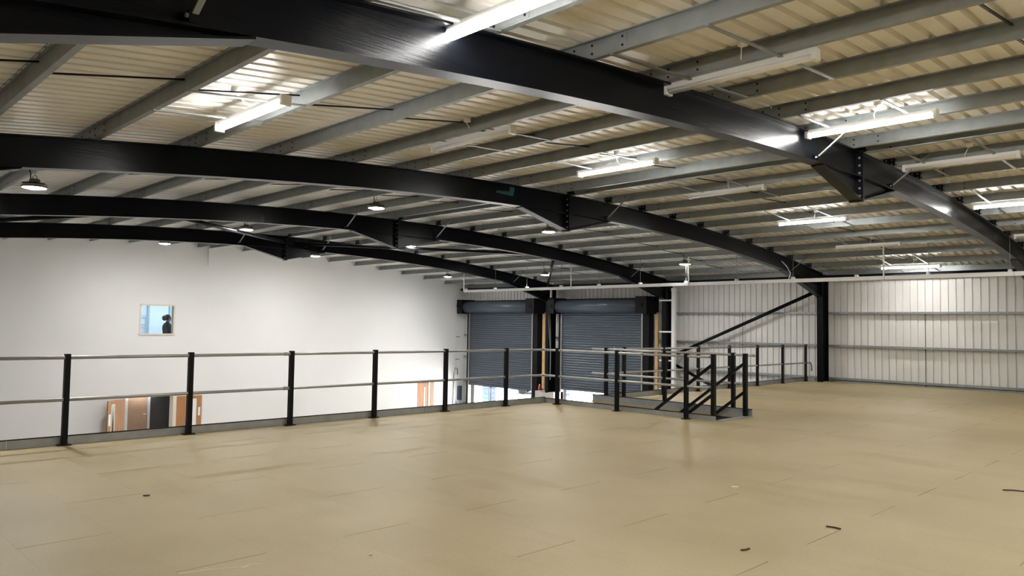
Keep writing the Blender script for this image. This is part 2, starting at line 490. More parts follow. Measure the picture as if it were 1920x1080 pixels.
# ------------------------------------------------------------------ portal frames
def sweep_plate(b, x0, x1, yc, w, zfun0, zfun1, n):
    vs = []
    for i in range(n+1):
        x = x0+(x1-x0)*i/n
        vs += [(x, yc-w/2, zfun0(x)), (x, yc+w/2, zfun0(x)), (x, yc+w/2, zfun1(x)), (x, yc-w/2, zfun1(x))]
    fs = [(3, 2, 1, 0), (n*4, n*4+1, n*4+2, n*4+3)]
    for i in range(n):
        o, q = 4*i, 4*i+4
        for k in range(4): fs.append((o+k, o+(k+1) % 4, q+(k+1) % 4, q+k))
    b.add(vs, fs)
zb = lambda x: zt(x)-RD
def rafter(yc, x0, x1, parent):
    b = MB()
    sweep_plate(b, x0, x1, yc, FW, lambda x: zt(x)-TF, zt, 24)
    sweep_plate(b, x0, x1, yc, FW, zb, lambda x: zb(x)+TF, 24)
    sweep_plate(b, x0, x1, yc, TW, lambda x: zb(x)+TF, lambda x: zt(x)-TF, 24)
    return b.build('rafter', 'black_steel', parent)
def haunch(yc, xt, xd, zd, parent, name):
    """tapered cutting below the rafter from its tip xt to its deep end xd (bottom at zd)"""
    b = MB(); s = 1 if xd > xt else -1
    zl = lambda x: zb(xt) + (zd-zb(xt))*(x-xt)/(xd-xt)
    sweep_plate(b, xt, xd, yc, TW, lambda x: zl(x)+0.002, lambda x: zb(x)-0.001, 8)
    sweep_plate(b, xt, xd, yc, FW, lambda x: zl(x)-TF, zl, 1)
    return b.build(name, 'black_steel', parent)
COLS = {1: (22.40, 22.82), -1: (-0.92, -0.50)}
CW = 0.172
boltm = MB().tube([(0, 0, 0), (0.022, 0, 0)], 0.016, 6).mesh('bolt', 'galv')
cleat_bolts = MB()
for yy in (-0.04, 0.04):
    for zz in (0.04, 0.112): cleat_bolts.tube([(-0.006, yy, zz), (-0.018, yy, zz)], 0.012, 6)
cleat_bolts = cleat_bolts.mesh('bolt_cluster', 'galv')
cleatm = MB().box(-0.006, 0.0, -0.085, 0.085, 0.0, PH-0.01).box(-0.05, -0.006, -0.006, 0.006, 0.0, 0.05).mesh('cleat', 'black_steel')
def fly_brace(x, yc, parent, dy=-0.60):
    b = MB(); b.bar((x, yc-0.06, zb(x)+0.05), (x+0.04, yc+dy, zt(x)+0.12), 0.035, 0.012)
    o = b.build('fly_brace', 'galv', parent)
    MB().box(x-0.03, x+0.03, yc-0.09, yc-0.006, zb(x)+TF, zb(x)+0.09).build('brace_plate', 'black_steel', o)
    MB().tube([(x-0.012, yc-0.07, zb(x)+0.055), (x-0.045, yc-0.07, zb(x)+0.055)], 0.014, 6).build('bolt', 'galv', o)
def portal_frame(yc, label, stays):
    t = thing('portal_frame', label, 'steel frame', (APX, yc, GZ), 'black curved portal frames')
    rafter(yc, COLS[-1][1], APX-0.012, t); rafter(yc, APX+0.012, COLS[1][0], t)
    for s in (1, -1):
        x0, x1 = COLS[s]; b = MB()
        top = zt((x0+x1)/2)
        b.box(x0, x0+0.016, yc-CW/2, yc+CW/2, GZ, top).box(x1-0.016, x1, yc-CW/2, yc+CW/2, GZ, top)
        b.box(x0+0.016, x1-0.016, yc-0.006, yc+0.006, GZ, top)
        xi = x0 if s > 0 else x1
        b.box(x0+0.016, x1-0.016, yc-CW/2, yc+CW/2, top-0.012, top)
        b.build('column', 'black_steel', t)
        xt = xi - s*2.45
        haunch(yc, xt, xi-s*0.02, 2.53, t, 'eaves_haunch')
        MB().box(min(xi-s*0.02, xi), max(xi-s*0.02, xi), yc-CW/2-0.005, yc+CW/2+0.005, 2.47, zt(xi)+0.02).build('eaves_plate', 'black_steel', t)
    for s in (-1, 1):
        haunch(yc, APX+s*1.28, APX+s*0.012, 3.37, t, 'apex_haunch')
        pl = MB().box(APX+min(0, s*0.022), APX+max(0, s*0.022), yc-0.10, yc+0.10, 3.34, zt(APX)+0.01).build('apex_plate', 'black_steel', t)
        for k in range(6):
            for dy in (-0.058, 0.058):
                inst('bolt', boltm, (APX+s*0.022, yc+dy, 3.42+k*0.108), pl, (0, 0, 0 if s > 0 else math.pi))
    for x in PX_R:
        if x > 22.4: continue
        c = inst('cleat', cleatm, (x-0.004, yc, zt(x)), t)
        inst('bolt_cluster', cleat_bolts, (x-0.004, yc, zt(x)), c)['kind'] = 'stuff'
    for x in PX_L:
        if x < -0.4: continue
        inst('cleat', cleatm, (x+0.004, yc, zt(x)), t, (0, 0, math.pi))
    for x in stays: fly_brace(x, yc, t)
    return t
portal_frame(FR[0], 'black steel portal frame behind the viewpoint', (9.54, 12.25))
portal_frame(FR[1], 'nearest black curved steel frame crossing the top of the picture', (1.60, 9.50, 12.15))
portal_frame(FR[2], 'second nearest black curved steel frame, its column standing on the deck', (12.15, 20.4))
portal_frame(FR[3], 'third black curved steel frame, its column beside the right shutter', (9.50, 12.15, 20.4))
portal_frame(FR[4], 'farthest black curved steel frame, its column between the two shutters', (9.50, 12.15, 20.4))

# roof and wall bracing
def brace(name, a, b_, r, label, mt='black_steel'):
    t = thing(name, label, 'brace', a)
    MB().tube([a, b_], r, 12).build('tube', mt, t)
    va, vb = Vector(a), Vector(b_); d = (vb-va).normalized()
    for p, q in ((va, va-d*0.18), (vb, vb+d*0.18)): MB().bar(p, q, 0.012, 0.10).build('end_plate', mt, t)
    return t
zr = lambda x: zt(x)-0.2
def rbrace(x3, x4, label):
    a = Vector((x3, FR[3]+0.2, zr(x3))); b_ = Vector((x4, FR[4]-0.2, zr(x4)))
    brace('roof_brace', tuple(a), tuple(b_), 0.045, label)
rbrace(5.35, 0.1, 'black roof bracing tube at the left edge between the two farthest frames')
rbrace(5.35, 10.80, 'black roof bracing tube rising to the left side of the farthest apex')
rbrace(16.5, 11.12, 'long black roof bracing tube running right from the farthest apex')
rbrace(16.9, 22.15, 'bracing tube dropping to the eaves above the column between shutters')
brace('wall_brace', (22.6, 9.88, 2.66), (22.6, 14.85, 0.57), 0.055, 'long black diagonal brace tube across the ribbed wall beside the deck column')
brace('wall_brace', (22.6, 14.85, 0.30), (22.6, 9.9, -1.9), 0.055, 'lower black brace tube glimpsed through the stair rails against the ribbed wall')

# ------------------------------------------------------------------ gable wall: window, doors, office
w1 = struct(MB().box(WX0, WX1, YG-0.012, YG+0.02, WZ1-0.035, WZ1+0.02).box(WX0-0.03, WX1+0.03, YG-0.04, YG+0.02, WZ0-0.03, WZ0+0.02)
            .box(WX0-0.02, WX0+0.03, YG-0.012, YG+0.02, WZ0, WZ1).box(WX1-0.03, WX1+0.02, YG-0.012, YG+0.02, WZ0, WZ1)
            .box(WX0, WX0+0.012, YG, YG+0.22, WZ0, WZ1).box(WX1-0.012, WX1, YG, YG+0.22, WZ0, WZ1)
            .box(WX0, WX1, YG, YG+0.22, WZ0, WZ0+0.012).box(WX0, WX1, YG, YG+0.22, WZ1-0.012, WZ1).build('window_1', 'cream_frame'),
            'small square office window with cream frame high in the white wall', 'window')
MB().box(WX0+0.012, WX1-0.012, YG+0.10, YG+0.106, WZ0+0.012, WZ1-0.012).build('pane', 'glass', w1)
# office behind the window
OX0, OX1, OY0, OY1, OZ0, OZ1 = 7.2, 13.4, YG+0.22, 29.6, -0.02, 2.55
office = MB().box(OX0, OX1, OY0, OY1, OZ0-0.1, OZ0).box(OX0, OX1, OY0, OY1, OZ1, OZ1+0.1)
office.box(OX0-0.1, OX0, OY0, OY1, OZ0, OZ1).box(OX1, OX1+0.1, OY0, OY1, OZ0, OZ1).box(OX0, OX1, OY1, OY1+0.1, OZ0, OZ1)
office = struct(office.build('wall_office', 'office_white'), 'pale blue-white office room behind the small window', 'room')
pl = thing('ceiling_panel_light', 'bright ceiling light panel inside the office', 'light', (10.4, 28.0, OZ1-0.03))
MB().box(9.6, 11.4, 27.6, 28.8, OZ1-0.02, OZ1-0.004).build('diffuser', 'office_lamp', pl)
MB().box(9.55, 11.45, 27.55, 27.6, OZ1-0.03, OZ1-0.004).box(9.55, 11.45, 28.8, 28.85, OZ1-0.03, OZ1-0.004).build('frame', 'white_plastic', pl)
od = struct(MB().box(10.32, 11.0, OY1-0.05, OY1-0.002, OZ0, 2.12).build('door_3', 'office_white'), 'white door with pull handle seen through the office window', 'door')
MB().box(10.24, 10.31, OY1-0.07, OY1-0.002, OZ0, 2.2).box(11.01, 11.06, OY1-0.07, OY1-0.002, OZ0, 2.2).build('door_frame', 'office_grey', od)
MB().tube([(10.92, OY1-0.05, 1.10), (10.92, OY1-0.11, 1.10), (10.92, OY1-0.11, 1.32), (10.92, OY1-0.05, 1.32)], 0.012, 8).build('handle', 'office_grey', od)
MB().tube([(10.93, OY1-0.05, 1.62), (10.93, OY1-0.075, 1.62)], 0.022, 10).build('lock', 'office_grey', od)
rk = thing('wall_rack', 'grey open rack against the left of the office behind the window', 'rack', (10.05, OY1-0.05, OZ0))
for x in (9.78, 10.20): MB().box(x-0.014, x+0.014, OY1-0.12, OY1-0.09, OZ0, 1.70).build('upright', 'office_grey', rk)
for z in (0.4, 0.75, 1.05, 1.35, 1.69): MB().box(9.78, 10.20, OY1-0.118, OY1-0.092, z-0.012, z+0.012).build('rung', 'office_grey', rk)

# person in the office: one continuous skinned body
def person():
    px, py, pz = 10.13, 27.30, OZ0
    t = thing('person', 'person in dark clothing with dark tied hair standing behind the office window', 'person', (px, py, pz))
    V = [(0, 0, .92, .15, .11), (0, .0, 1.10, .14, .10), (0, 0, 1.28, .18, .14), (0, 0, 1.40, .12, .10), (.01, 0, 1.47, .05, .05), (.02, 0, 1.52, .055, .055)]
    E = [(i, i+1) for i in range(5)]
    def limb(root, pts):
        prev = root
        for p in pts:
            V.append(p); E.append((prev, len(V)-1)); prev = len(V)-1
    for s in (-1, 1):
        limb(3, [(0.0, s*.17, 1.36, .062, .062), (.03, s*.21, 1.10, .045, .045), (.22, s*.16, 1.00, .036, .036), (.28, s*.14, 1.01, .03, .025)])
        limb(0, [(0, s*.10, .84, .085, .085), (.02, s*.10, .47, .06, .06), (0, s*.10, .09, .042, .042), (.12, s*.11, .035, .04, .032)])
    me = bpy.data.meshes.new('body'); me.from_pydata([(v[0], v[1], v[2]) for v in V], E, [])
    me.materials.append(MATS['dark_cloth'])
    o = bpy.data.objects.new('body', me); COL.objects.link(o); o.parent = t
    md = o.modifiers.new('skin', 'SKIN')
    for i, v in enumerate(V): me.skin_vertices[0].data[i].radius = (v[3], v[4])
    me.skin_vertices[0].data[0].use_root = True
    o.modifiers.new('sub', 'SUBSURF').levels = 2
    o.modifiers['sub'].render_levels = 2
    def ball(name, c, r, mt, n=16):
        b = MB(); prof = [(max(1e-4, math.sin(math.pi*i/10))*1.0, -math.cos(math.pi*i/10)) for i in range(11)]
        k = len(prof)
        vs = [(px+c[0]+r[0]*q*math.cos(2*math.pi*j/n), py+c[1]+r[1]*q*math.sin(2*math.pi*j/n), pz+c[2]+r[2]*z) for j in range(n) for q, z in prof]
        fs = [(j*k+i, j*k+i+1, ((j+1) % n)*k+i+1, ((j+1) % n)*k+i) for j in range(n) for i in range(k-1)]
        return b.add(vs, fs, True).build(name, mt, t)
    ball('head', (.045, 0, 1.60), (.088, .072, .115), 'skin')
    ball('hair', (.010, 0, 1.64), (.105, .095, .115), 'hair')
    ball('hair_bun', (-.085, .01, 1.62), (.085, .08, .095), 'hair')
    nb = MB().tube([(px+.125, py, pz+1.61), (px+.148, py, pz+1.575)], [.012, .017], 8).build('nose', 'skin', t)
    for s in (-1, 1):
        ball('ear', (.03, s*.075, 1.60), (.02, .01, .03), 'skin', 8)
        ball('eye', (.122, s*.03, 1.615), (.010, .012, .009), 'hair', 8)
        for k in range(5):   # fingers
            yk = s*.14 + (k-2)*.017
            MB().tube([(px+.28, py+yk, pz+1.01), (px+.33-(.015 if k in (0, 4) else 0), py+yk, pz+1.0), (px+.345-(.02 if k in (0, 4) else 0), py+yk, pz+.975)], .008, 6).build('finger', 'skin', t)
    MB().tube([(px+.13, py-.022, pz+1.548), (px+.13, py+.022, pz+1.548)], .006, 6).build('mouth', 'hair', t)
person()

# double doors below
struct(MB().box(DX0-1.0, DX1+0.9, YG+1.5, YG+1.6, GZ, DZ+0.3).box(DX0-0.5, DX1+0.4, YG+0.22, YG+1.5, DZ+0.06, DZ+0.16)
       .box(DX0-0.55, DX0-0.5, YG+0.22, YG+1.5, GZ, DZ+0.1).box(DX1+0.4, DX1+0.45, YG+0.22, YG+1.5, GZ, DZ+0.1).build('wall_lobby', 'white_paint'), 'small lobby behind the open oak double doors', 'room')
lobl = thing('lobby_light', 'small ceiling light in the lobby behind the oak doors', 'light', (9.2, YG+0.9, DZ+0.05))
MB().box(8.9, 9.7, YG+0.7, YG+1.1, DZ+0.045, DZ+0.058).build('diffuser', 'lobby_lamp', lobl)
MB().box(8.85, 9.75, YG+0.65, YG+0.7, DZ+0.04, DZ+0.058).build('frame', 'white_plastic', lobl)
def leaf(name, hinge, ang, w, h, label, mat_, panel):
    """door leaf hinged at hinge, swung by ang about z (0 = along +x)"""
    o = MB().box(0, w, -0.045, 0, 0.01, h).mesh(name, mat_)
    d = inst(name, o, (hinge[0], hinge[1], GZ), None, (0, 0, ang)); struct(d, label, 'door')
    def part(pn, b, mt):
        p = bpy.data.objects.new(pn, b.mesh(pn, mt)); COL.objects.link(p); p.parent = d
    for k, (x0, x1, z0, z1, mt, pn) in enumerate(panel):
        part(pn, MB().box(x0, x1, -0.052-0.004*k, 0.007+0.004*k, z0, z1), mt)
    return d
H = DZ-GZ-0.02
# left leaf swung out against the wall, right leaf too
leaf('door_1', (DX0-0.01, YG-0.055), math.pi+0.52, 0.70, H, 'left oak door leaf standing half open, with narrow dark vision slot', 'oak',
     [(0.42, 0.57, 0.7, H-0.12, 'cream_frame', 'slot_bead'), (0.455, 0.535, 0.75, H-0.16, 'dark_glass', 'vision_slot'), (0.60, 0.68, H-0.78, H-0.42, 'white_plastic', 'notice_plate')])
leaf('door_2', (DX1+0.04, YG-0.03), -0.02, 0.86, H, 'right oak door leaf folded back against the white wall', 'oak',
     [(0.46, 0.68, 0.7, H-0.10, 'white_plastic', 'vision_slot'), (0.74, 0.81, H-0.68, H-0.40, 'white_plastic', 'notice_plate')])
struct(MB().box(DX1-0.06, DX1+0.05, YG-0.09, YG+0.22, GZ, DZ).build('trim_1', 'cream_frame'), 'pale timber door jamb beside the dark doorway', 'door frame')
struct(MB().box(9.61, 10.42, YG+1.02, YG+1.07, GZ, DZ+0.06).build('door_4', 'grey_panel'), 'dark grey panel filling the right half of the doorway', 'door')
d5 = struct(MB().box(8.90, 9.53, YG+1.02, YG+1.07, GZ, DZ+0.06).build('door_5', 'oak_pale'), 'pale oak inner door with lever handle inside the lobby', 'door')
MB().tube([(9.49, YG+1.02, -1.66), (9.49, YG+0.97, -1.66), (9.36, YG+0.97, -1.66)], 0.012, 8).build('lever_handle', 'aluminium', d5)
struct(MB().box(8.78, 8.895, YG+0.985, YG+1.06, GZ, DZ+0.06).build('gap_strip', 'white_paint'), 'white strip added to brighten the gap between the left oak leaf and the inner door', 'door frame')  # added white strip, catches the lobby lamp so the gap looks bright
struct(MB().box(9.53, 9.61, YG+0.98, YG+1.08, GZ, DZ+0.06).build('trim_2', 'aluminium'), 'bright aluminium door jamb between oak door and dark panel', 'door frame')
# single door near the corner
d6 = struct(MB().box(D2X0+0.02, 20.84, YG+0.01, YG+0.055, GZ+0.01, DZ-0.02).build('door_6', 'oak'), 'single oak door in the white wall near the shutter corner', 'door')
MB().box(20.60, 20.67, YG-0.002, YG+0.062, -2.6, DZ-0.20).build('vision_slot', 'white_plastic', d6)
struct(MB().box(20.845, 20.93, YG-0.01, YG+0.2, GZ, DZ).build('trim_3', 'white_plastic'), 'white strip beside the single oak door', 'door frame')
struct(MB().box(20.93, D2X1, YG-0.02, YG+0.2, GZ, DZ).build('trim_4', 'oak_pale'), 'pale oak jamb right of the single oak door', 'door frame')
MB().box(D2X0, D2X1, YG+0.2, YG+0.24, GZ, DZ).build('door_backing', 'white_paint', wall_far)
tag(MB().tube([(11.0, YG-0.03, 4.22), (11.02, YG-0.03, 3.42)], 0.018, 8).build('wall_conduit', 'white_plastic'), 'short white conduit high on the white gable wall', 'conduit')

# ------------------------------------------------------------------ guard rails
TOP_Z, MID_Z, RR = 1.055, 0.548, 0.021
postm = MB().box(-0.031, 0.031, -0.031, 0.031, 0.012, 1.10).mesh('post', 'rail_black')
platem = MB().box(-0.075, 0.075, -0.05, 0.05, 0.0, 0.012).mesh('base_plate', 'black_matt')
def post(x, y, t, z=0.0):
    p = inst('post', postm, (x, y, z), t); inst('base_plate', platem, (x, y, z), p); return p
def toe(t, a, b_, h=0.100):
    """toe board pieces from a to b (axis aligned), thin plate with dark top edge"""
    a, b_ = Vector(a), Vector(b_); d = b_-a; L = d.length; d.normalize(); n = max(1, round(L/2.97))
    for i in range(n):
        p, q = a+d*(L*i/n+0.002), a+d*(L*(i+1)/n-0.002)
        o = MB().bar(p+Vector((0, 0, h/2)), q+Vector((0, 0, h/2)), 0.006, h).build('toe_board', 'toe_galv', t)
        MB().bar(p+Vector((0, 0, h+0.006)), q+Vector((0, 0, h+0.006)), 0.02, 0.012).build('top_edge', 'black_matt', o)
def rail(t, pts, name, joints=()):
    o = MB().tube(pts, RR, 12).build(name, 'rail_galv', t)
    for p, ax in joints:
        d = {'x': (0.05, 0, 0), 'y': (0, 0.05, 0)}[ax]
        MB().tube([tuple(p[i]-d[i] for i in range(3)), tuple(p[i]+d[i] for i in range(3))], 0.0255, 12).build('coupling', 'rail_galv', o)
    return o
PA = [2.686+1.4876*i for i in range(-2, 6)]
YA, XB = 10.353, 11.162
PB = [9.978, 8.523, 7.068]
g1 = thing('guard_rail', 'long black-post guard rail along the mezzanine edge facing the white wall', 'railing', (PA[0], YA, 0), 'guard rails on the mezzanine')
for x in PA: post(x, YA, g1)
for z, nm in ((TOP_Z, 'top_rail'), (MID_Z, 'mid_rail')):
    rail(g1, [(-0.9, YA, z), (XB-0.02, YA, z)], nm, [((PA[4]-0.07, YA, z), 'x'), ((XB-0.06, YA, z), 'x')])
toe(g1, (-0.95, EDGE_A-0.012, 0), (SX0-0.01, EDGE_A-0.012, 0))
g2 = thing('guard_rail', 'guard rail with three black posts on the near side of the stair opening', 'railing', (XB, PB[0], 0), 'guard rails on the mezzanine')
for y_ in PB: post(XB, y_, g2)
for z, nm in ((TOP_Z, 'top_rail'), (MID_Z, 'mid_rail')):
    rail(g2, [(XB, YA, z), (XB, 6.86, z), (XB+0.05, 6.74, z), (XB+0.14, 6.69, z)], nm, [((XB, 7.98, z), 'y'), ((XB, YA-0.06, z), 'y')])
toe(g2, (SX0-0.012, EDGE_A-0.012, 0), (SX0-0.012, SY0+0.02, 0), 0.085)
X2 = 12.45
g3 = thing('guard_rail', 'guard rail with rounded open ends on the far side of the stair opening', 'railing', (X2, 6.91, 0), 'guard rails on the mezzanine')
for y_ in (9.786, 8.36, 6.911): post(X2, y_, g3)
for z, nm, y1 in ((TOP_Z+0.01, 'top_rail', 6.53), (MID_Z+0.01, 'mid_rail', 6.80)):
    o = rail(g3, [(X2, 10.12, z), (X2, y1, z)], nm)
    for ye in (10.12, y1): MB().tube([(X2, ye-0.045, z), (X2, ye-0.03, z), (X2, ye+0.03, z), (X2, ye+0.045, z)], [0.012, 0.0245, 0.0245, 0.012], 12).build('end_cap', 'rail_galv', o)
toe(g3, (SX1+0.012, EDGE_B-0.012, 0), (SX1+0.012, SY0-0.05, 0), 0.125)
g4 = thing('guard_rail', 'guard rail along the mezzanine edge between stairs and the ribbed wall', 'railing', (13.3, 9.97, 0), 'guard rails on the mezzanine')
PF = [13.30+1.487*i for i in range(7)]
for x in PF: post(x, 9.97, g4)
for z, nm in ((TOP_Z, 'top_rail'), (MID_Z, 'mid_rail')):
    pts = [(X2+0.1, 9.97, z), (PF[-1], 9.97, z)]
    if nm == 'mid_rail': pts += [(22.55, 9.97, z), (22.66, 9.99, z-0.10), (22.68, 9.99, z-0.25)]
    rail(g4, pts, nm, [((PF[2]+0.12, 9.97, z), 'x')])
toe(g4, (SX1+0.012, EDGE_B-0.012, 0), (22.6, EDGE_B-0.012, 0))

# ------------------------------------------------------------------ staircase
SL = 0.75
st = thing('staircase', 'black steel staircase descending through the opening in the deck', 'staircase', (11.8, 9.0, GZ))
yb_ = SY0+0.06; run = -GZ/SL
for x in (SX0+0.05, SX1-0.05):
    b = MB(); prof = [(yb_, -0.03), (yb_+run, GZ), (yb_+run-0.30, GZ), (yb_, -0.27)]
    b.add([(x-0.006, p[0], p[1]) for p in prof]+[(x+0.006, p[0], p[1]) for p in prof], [(0, 1, 2, 3), (7, 6, 5, 4), (0, 4, 5, 1), (1, 5, 6, 2), (2, 6, 7, 3), (3, 7, 4, 0)])
    b.build('stringer', 'black_matt', st)
nt = 15
trm = MB().box(SX0+0.06, SX1-0.06, -0.13, 0.13, -0.03, 0).mesh('tread', 'deck_steel')
for k in range(1, nt):
    z = GZ*k/nt
    inst('tread', trm, (0, yb_-z/SL-0.12, z), st)
MB().box(SX0-0.02, SX1+0.02, SY0-0.06, SY0+0.07, -0.01, 0.012).build('nosing', 'toe_galv', st)
for x, y_ in ((SX0+0.055, 6.655), (SX1-0.045, 6.60)):
    MB().box(x-0.033, x+0.033, y_-0.033, y_+0.033, -0.03, 1.10).build('newel_post', 'rail_black', st)
    for z in (0.94, 0.44):
        MB().bar((x, y_, z), (x, y_+3.6, z-3.6*SL), 0.04, 0.045).build('handrail', 'rail_black', st)
    for dy in (1.5, 3.0):
        MB().box(x-0.028, x+0.028, y_+dy-0.028, y_+dy+0.028, -dy*SL-0.10, 0.96-dy*SL).build('baluster_post', 'rail_black', st)

# ------------------------------------------------------------------ roller shutters
def shutter(y0, y1, zbot, label, plate_l, plate_r, chain_y):
    xc = 22.72; t = thing('roller_shutter', label, 'roller shutter', (xc, (y0+y1)/2, GZ), 'dark grey roller shutters')
    pitch = 0.095; n = int((2.10-zbot)/pitch); vs = []; prof = []
    for i in range(n):
        z = zbot+i*pitch
        for k in range(5):
            a = k/5
            prof.append((xc-0.022*math.sin(math.pi*a)-(0.0 if k else -0.004), z+a*pitch))
    prof.append((xc, zbot+n*pitch))
    b = MB(); k = len(prof)
    b.add([(p[0], y, p[1]) for y in (y0+0.03, y1-0.03) for p in prof], [(i, i+1, i+1+k, i+k) for i in range(k-1)])
    c = b.build('curtain', 'shutter', t); c['kind'] = 'stuff'
    MB().box(xc-0.03, xc+0.03, y0+0.03, y1-0.03, zbot-0.09, zbot).build('bottom_bar', 'shutter', t)
    bar = MB().tube([(xc-0.22, y0-0.05, 2.31), (xc-0.22, y1+0.05, 2.31)], 0.245, 28).build('barrel', 'shutter', t)
    MB().tube([(xc-0.455, y0-0.02, 2.27), (xc-0.455, y1+0.02, 2.27)], 0.02, 8).build('seam', 'shutter', bar)
    MB().box(xc-0.10, XR, y0-0.05, y1+0.05, 2.53, 2.60).build('lintel_angle', 'black_matt', t)
    for (ya, yb2) in (plate_l, plate_r):
        e = MB().box(xc-0.50, XR-0.005, ya, yb2, 2.02, 2.64).build('end_housing', 'black_matt', t)
        MB().tube([(xc-0.505, (ya+yb2)/2, 2.33), (xc-0.53, (ya+yb2)/2, 2.33)], 0.06, 10).build('bearing', 'black_steel', e)
    for ys, s in ((y0, -1), (y1, 1)):
        MB().box(xc-0.07, xc+0.07, ys-0.01 if s < 0 else ys-0.04, ys+0.04 if s < 0 else ys+0.01, GZ, 2.05).build('guide_channel', 'rail_galv', t)
        wj = 0.27 if s < 0 else 0.13
        MB().box(xc-0.05, XR+0.07, min(ys, ys+s*wj)+0.011*(1 if s > 0 else 0), max(ys, ys+s*wj)-0.011*(1 if s < 0 else 0), GZ, 2.03).build('jamb', 'black_matt', t)
    return t
sh1 = shutter(21.66, 25.60, -1.06, 'left roller shutter, partly open, in the corner by the white wall', (21.18, 21.66), (25.60, 25.94), 26.0)
sh2 = shutter(16.18, 20.10, -0.88, 'right roller shutter, partly open, behind the stair rails', (15.70, 16.18), (20.10, 20.42), 20.5)
# motor and hand chain at the left end
MB().tube([(22.35, 25.95, 2.36), (22.35, 26.02, 2.36), (22.35, 26.10, 2.36)], [0.09, 0.09, 0.02], 10).build('hand_wheel', 'black_matt', sh1)
for dx in (-0.05, 0.05): MB().tube([(22.30+dx, 26.06, 2.34), (22.30+dx, 26.06, -1.3)], 0.008, 6).build('hand_chain', 'white_plastic', sh1)
MB().tube([(22.35, 20.42, 2.42), (22.35, 20.52, 2.42)], [0.08, 0.05], 10).build('hand_wheel', 'black_matt', sh2)
for dx, dy in ((0.0, 0.05), (0.0, -0.05)): MB().tube([(22.36, 20.49+dy, 2.40), (22.37, 20.38+dy*0.3, 0.55), (22.37, 20.38+dy*0.3, -0.6)], 0.010, 6).build('hand_chain', 'galv', sh2)
# timber strips and plinth by the column between shutters
tag(MB().box(22.72, 22.80, 21.02, 21.16, -1.0, 2.0).build('timber_strip', 'timber'), 'upright raw timber strip between the left shutter and the black column', 'timber')
tag(MB().box(22.72, 22.80, 15.56, 15.68, -1.0, 2.0).build('timber_strip', 'timber'), 'upright raw timber strip right of the right shutter', 'timber')
pn = MB(); pr = [(20.06, GZ), (21.05, GZ), (21.05, -1.06), (20.80, -1.05), (20.70, -1.12), (20.45, -1.12), (20.30, -1.07), (20.06, -1.06)]
pn.add([(22.22, a, b_) for a, b_ in pr]+[(22.80, a, b_) for a, b_ in pr], [tuple(range(8)), tuple(range(15, 7, -1))]+[(i, (i+1) % 8, (i+1) % 8+8, i+8) for i in range(8)])
tag(pn.build('concrete_plinth', 'concrete'), 'rough concrete plinth around the foot of the column between shutters', 'plinth')
rc = thing('red_canister', 'small red canister standing on the concrete plinth beside the timber strip', 'canister', (22.4, 20.98, -1.055))
MB().lathe([(0.001, 0), (0.05, 0), (0.05, 0.17), (0.03, 0.20), (0.001, 0.20)], (22.4, 20.98, -1.055), 14).build('can', 'red_paint', rc)
MB().lathe([(0.001, 0.20), (0.022, 0.20), (0.022, 0.24), (0.001, 0.24)], (22.4, 20.98, -1.055), 10).build('cap', 'white_plastic', rc)

# ------------------------------------------------------------------ cable trunking and small services
TX, TZ0, TZ1 = 19.2, 2.765, 2.855
ct = thing('cable_trunking', 'long white cable trunking hanging under the frames above the ribbed wall', 'trunking', (TX, 10, TZ0))
y_ = -5.0
while y_ < 22.0:
    y1 = min(y_+3.0, 22.3)
    MB().box(TX-0.05, TX+0.05, y_+0.003, y1-0.003, TZ0, TZ1).build('trunking_length', 'white_tray', ct); y_ = y1
for yy in [21.9-1.62*i for i in range(16)]:
    h = MB().tube([(TX, yy, TZ1), (TX, yy, zt(TX)+0.02)], 0.006, 6).build('hanger_rod', 'galv', ct)
    MB().box(TX-0.062, TX+0.062, yy-0.03, yy+0.03, TZ1-0.03, TZ1+0.05).build('hanger_clip', 'white_tray', h)
for yy in (21.95, 16.55, 12.05, 6.66):
    MB().tube([(TX-0.07, yy, TZ0), (TX-0.07, yy, zt(TX)-0.02)], 0.02, 8).build('drop_conduit', 'white_tray', ct)
MB().tube([(TX-0.03, 9.05, TZ1), (TX-0.03, 9.0, 3.0), (TX+0.08, 9.15, 3.2), (TX+0.1, 9.3, 3.35)], 0.012, 6).build('cable', 'white_tray', ct)
vd = thing('riser_trunking', 'white vertical trunking beside the column right of the right shutter', 'trunking', (22.40, 14.70, -2.6))
MB().box(22.30, 22.42, 14.60, 14.72, -2.6, 2.84).build('riser', 'white_tray', vd)
MB().box(22.29, 22.43, 14.59, 14.73, 2.80, 2.90).build('end_cap', 'white_plastic', vd)
for z in (2.48, 1.39, 0.40, -0.6): MB().box(22.33, 22.37, 14.72, 15.24, z-0.025, z+0.025).build('bracket', 'white_tray', vd)
MB().box(22.28, 22.36, 14.85, 15.0, 0.05, 0.85).build('cable_bundle', 'black_matt', vd)
tag(MB().box(22.36, 22.42, 20.38, 20.44, 2.66, 3.02).build('riser_stub', 'white_tray'), 'short white trunking stub above the column between the shutters', 'trunking')
cb = thing('control_box', 'dark control box with looped cables at the white wall corner', 'control box', (22.6, YG-0.06, -1.9))
MB().box(22.50, 22.66, YG-0.13, YG-0.005, -1.85, -1.22).build('case', 'grey_box', cb)
MB().box(22.40, 22.56, YG-0.10, YG-0.005, -1.0, -0.72).build('switch', 'white_plastic', cb)
MB().tube([(22.45, YG-0.06, -0.72), (22.42, YG-0.08, -0.45), (22.32, YG-0.06, -0.40), (22.24, YG-0.05, -0.65), (22.22, YG-0.05, -1.5), (22.20, YG-0.05, -1.95), (22.28, YG-0.05, -2.2), (22.38, YG-0.05, -2.05), (22.42, YG-0.05, -1.9)], 0.014, 6).build('cable', 'black_matt', cb)
